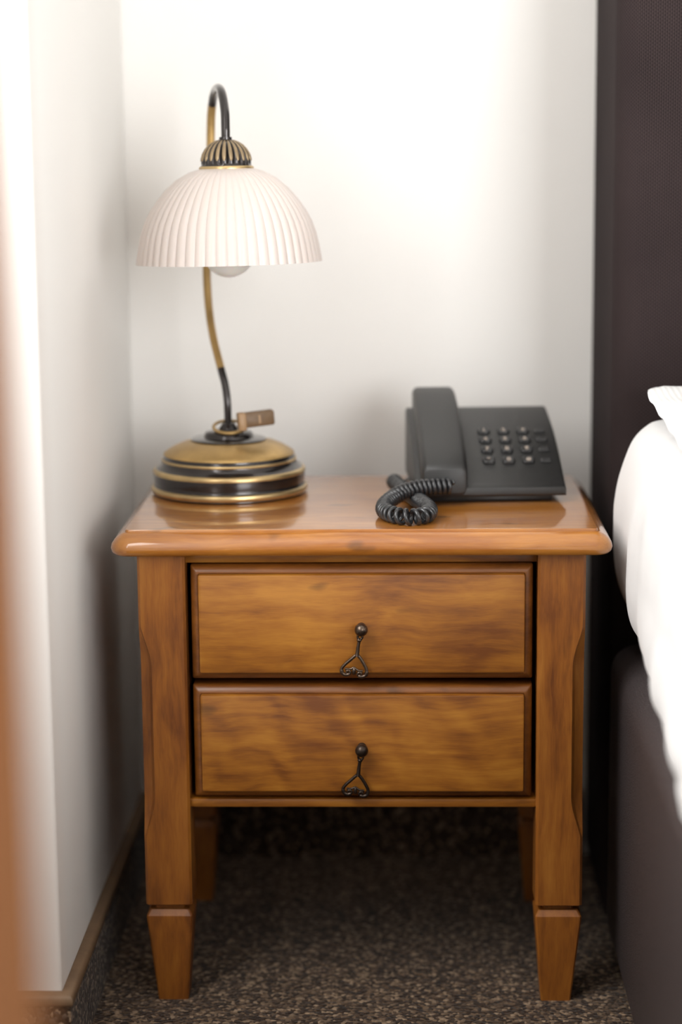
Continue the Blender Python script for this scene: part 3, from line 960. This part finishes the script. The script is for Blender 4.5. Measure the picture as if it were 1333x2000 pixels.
# ------------------------------------------------------------------ bed, mattress, pillow
BX = 0.2405
BD = (0.75, -0.6, 0.0)
bed = thing('bed', 'bed with dark woven headboard and grey-brown leatherette base', 'bed', BD)
def soft_box(x0, x1, y0, y1, z0, z1, rad, n=6):
    bm = box(bmesh.new(), x0, x1, y0, y1, z0, z1, bev=rad, seg=n)
    return bm
obj('headboard', soft_box(BX + 0.001, 1.32, 0.205, BY - 0.002, 0.004, 1.30, 0.03, 6), M['headboard'], bed, BD, smooth=60, label='dark brown woven headboard')
obj('bed_base', soft_box(BX, 1.28, -1.86, 0.202, 0.008, 0.372, 0.032, 6), M['leather'], bed, BD, smooth=60, label='grey-brown leatherette bed base')

# mattress under a tucked white sheet: section lofted along the bed with soft folds
MT = (0.75, -0.6, 0.372)
secp = [(0.034, 0.3720), (0.030, 0.3900), (0.026, 0.4083), (0.0105, 0.4325), (0.0030, 0.4626), (0.0006, 0.5045), (0.0013, 0.5402), (0.0055, 0.5757), (0.0165, 0.6109), (0.0335, 0.6300), (0.0510, 0.6365), (0.090, 0.6395), (0.20, 0.6420)]
bm = bmesh.new()
left = spline([(x, 0, z) for x, z in secp], 5)
rings = []
NY = 90
for i in range(NY + 1):
    t = i / NY
    y = 0.196 - t * 2.04
    e = min(1.0, max(0.0, min(0.196 - y, y + 1.844)) / 0.04)
    endin = 0.030 * (1 - math.sqrt(max(0.0, 1 - (1 - e) ** 2)))
    g = smooth01((0.15 - y) / 0.75)                        # bottom of the sheet swells outward down the bed
    ring = []
    for p in left:
        x = 0.2408 + p.x + endin
        lowf = max(0.0, min(1.0, (0.50 - p.z) / 0.10))
        x -= g * (0.030 * lowf + 0.006)
        side = max(0.0, min(1.0, (0.60 - p.z) / 0.06))
        x += side * 0.0022 * (math.sin(y * 41 + p.z * 9) + 0.7 * math.sin(y * 67 + 1.3 + p.z * 21))
        z = p.z - (endin * 0.9 if p.z > 0.5 else 0)
        ring.append((x, y, z))
    n0 = len(ring)
    mirror = [(1.52 - x, y, z) for x, y, z in ring[::-1]]
    rings.append(ring + mirror)
loft(bm, rings)
mo = obj('mattress', bm, M['linen'], None, None, smooth=60)
tag(mo, 'thick mattress under a white sheet on the leatherette bed base', 'mattress')

# pillow leaning on the headboard, near corner in the picture
bm = bmesh.new()
nu, nv = 44, 28
def pillow_pt(u_, v_, s_):
    # flat flange all round, puffed middle; u along x, v along y
    hx_, hy_ = 0.345, 0.243
    ex, ey = (1 - abs(u_)) * hx_, (1 - abs(v_)) * hy_
    a = smooth01((ex - 0.045) / 0.16) ** 0.7
    c = smooth01((ey - 0.045) / 0.12) ** 0.7
    th = 0.0035 + (0.095 * a * c if s_ > 0 else 0.0)
    if i_edge(u_, v_): th = 0.0
    x = u_ * hx_ * (1 - 0.050 * abs(v_) ** 9)
    y = v_ * hy_ * (1 - 0.040 * abs(u_) ** 9)
    wob = 0.0012 * math.sin(u_ * 23) * abs(v_) ** 4 + 0.0015 * math.sin(v_ * 17) * abs(u_) ** 4
    lift = 0.023 * (v_ * 0.5 + 0.5)
    return Vector((x, y, s_ * th + lift + wob))
def i_edge(u_, v_):
    return abs(u_) > 0.999 or abs(v_) > 0.999
PM = Matrix.Translation((0.6145, -0.060, 0.6485))
grid = {}
for s_ in (-1, 1):
    for i in range(nu + 1):
        for j in range(nv + 1):
            u_, v_ = -1 + 2 * i / nu, -1 + 2 * j / nv
            key = (i, j, 0 if i in (0, nu) or j in (0, nv) else s_)
            if key not in grid:
                grid[key] = bm.verts.new(PM @ pillow_pt(u_, v_, s_))
def gv(i, j, s_):
    return grid[(i, j, 0 if i in (0, nu) or j in (0, nv) else s_)]
for s_ in (-1, 1):
    for i in range(nu):
        for j in range(nv):
            bm.faces.new((gv(i, j, s_), gv(i + 1, j, s_), gv(i + 1, j + 1, s_), gv(i, j + 1, s_)))
po = obj('pillow', bm, M['pillow'], None, None, smooth=80)
tag(po, 'white finely striped pillow lying against the dark headboard', 'pillow')

# ------------------------------------------------------------------ curtain at the window niche, close to the camera
bm = bmesh.new()
rings = []
NC = 70
for z in [0.012 + (2.46 - 0.012) * k / 14 for k in range(15)]:
    outer, inner = [], []
    for i in range(NC + 1):
        t = i / NC
        y = -1.315 - 0.55 * t
        x = -0.1765 + 0.020 * math.cos(2 * PI * t * 5.0) - 0.010 * t + 0.0015 * math.sin(z * 3 + i)
        outer.append((x, y, z))
        inner.append((x - 0.004, y - 0.0006, z))
    rings.append(outer + inner[::-1])
loft(bm, rings)
cu = obj('curtain', bm, M['curtain'], None, None, smooth=70)
tag(cu, 'rust-brown curtain hanging at the far left, blurred and close to the camera', 'curtain')
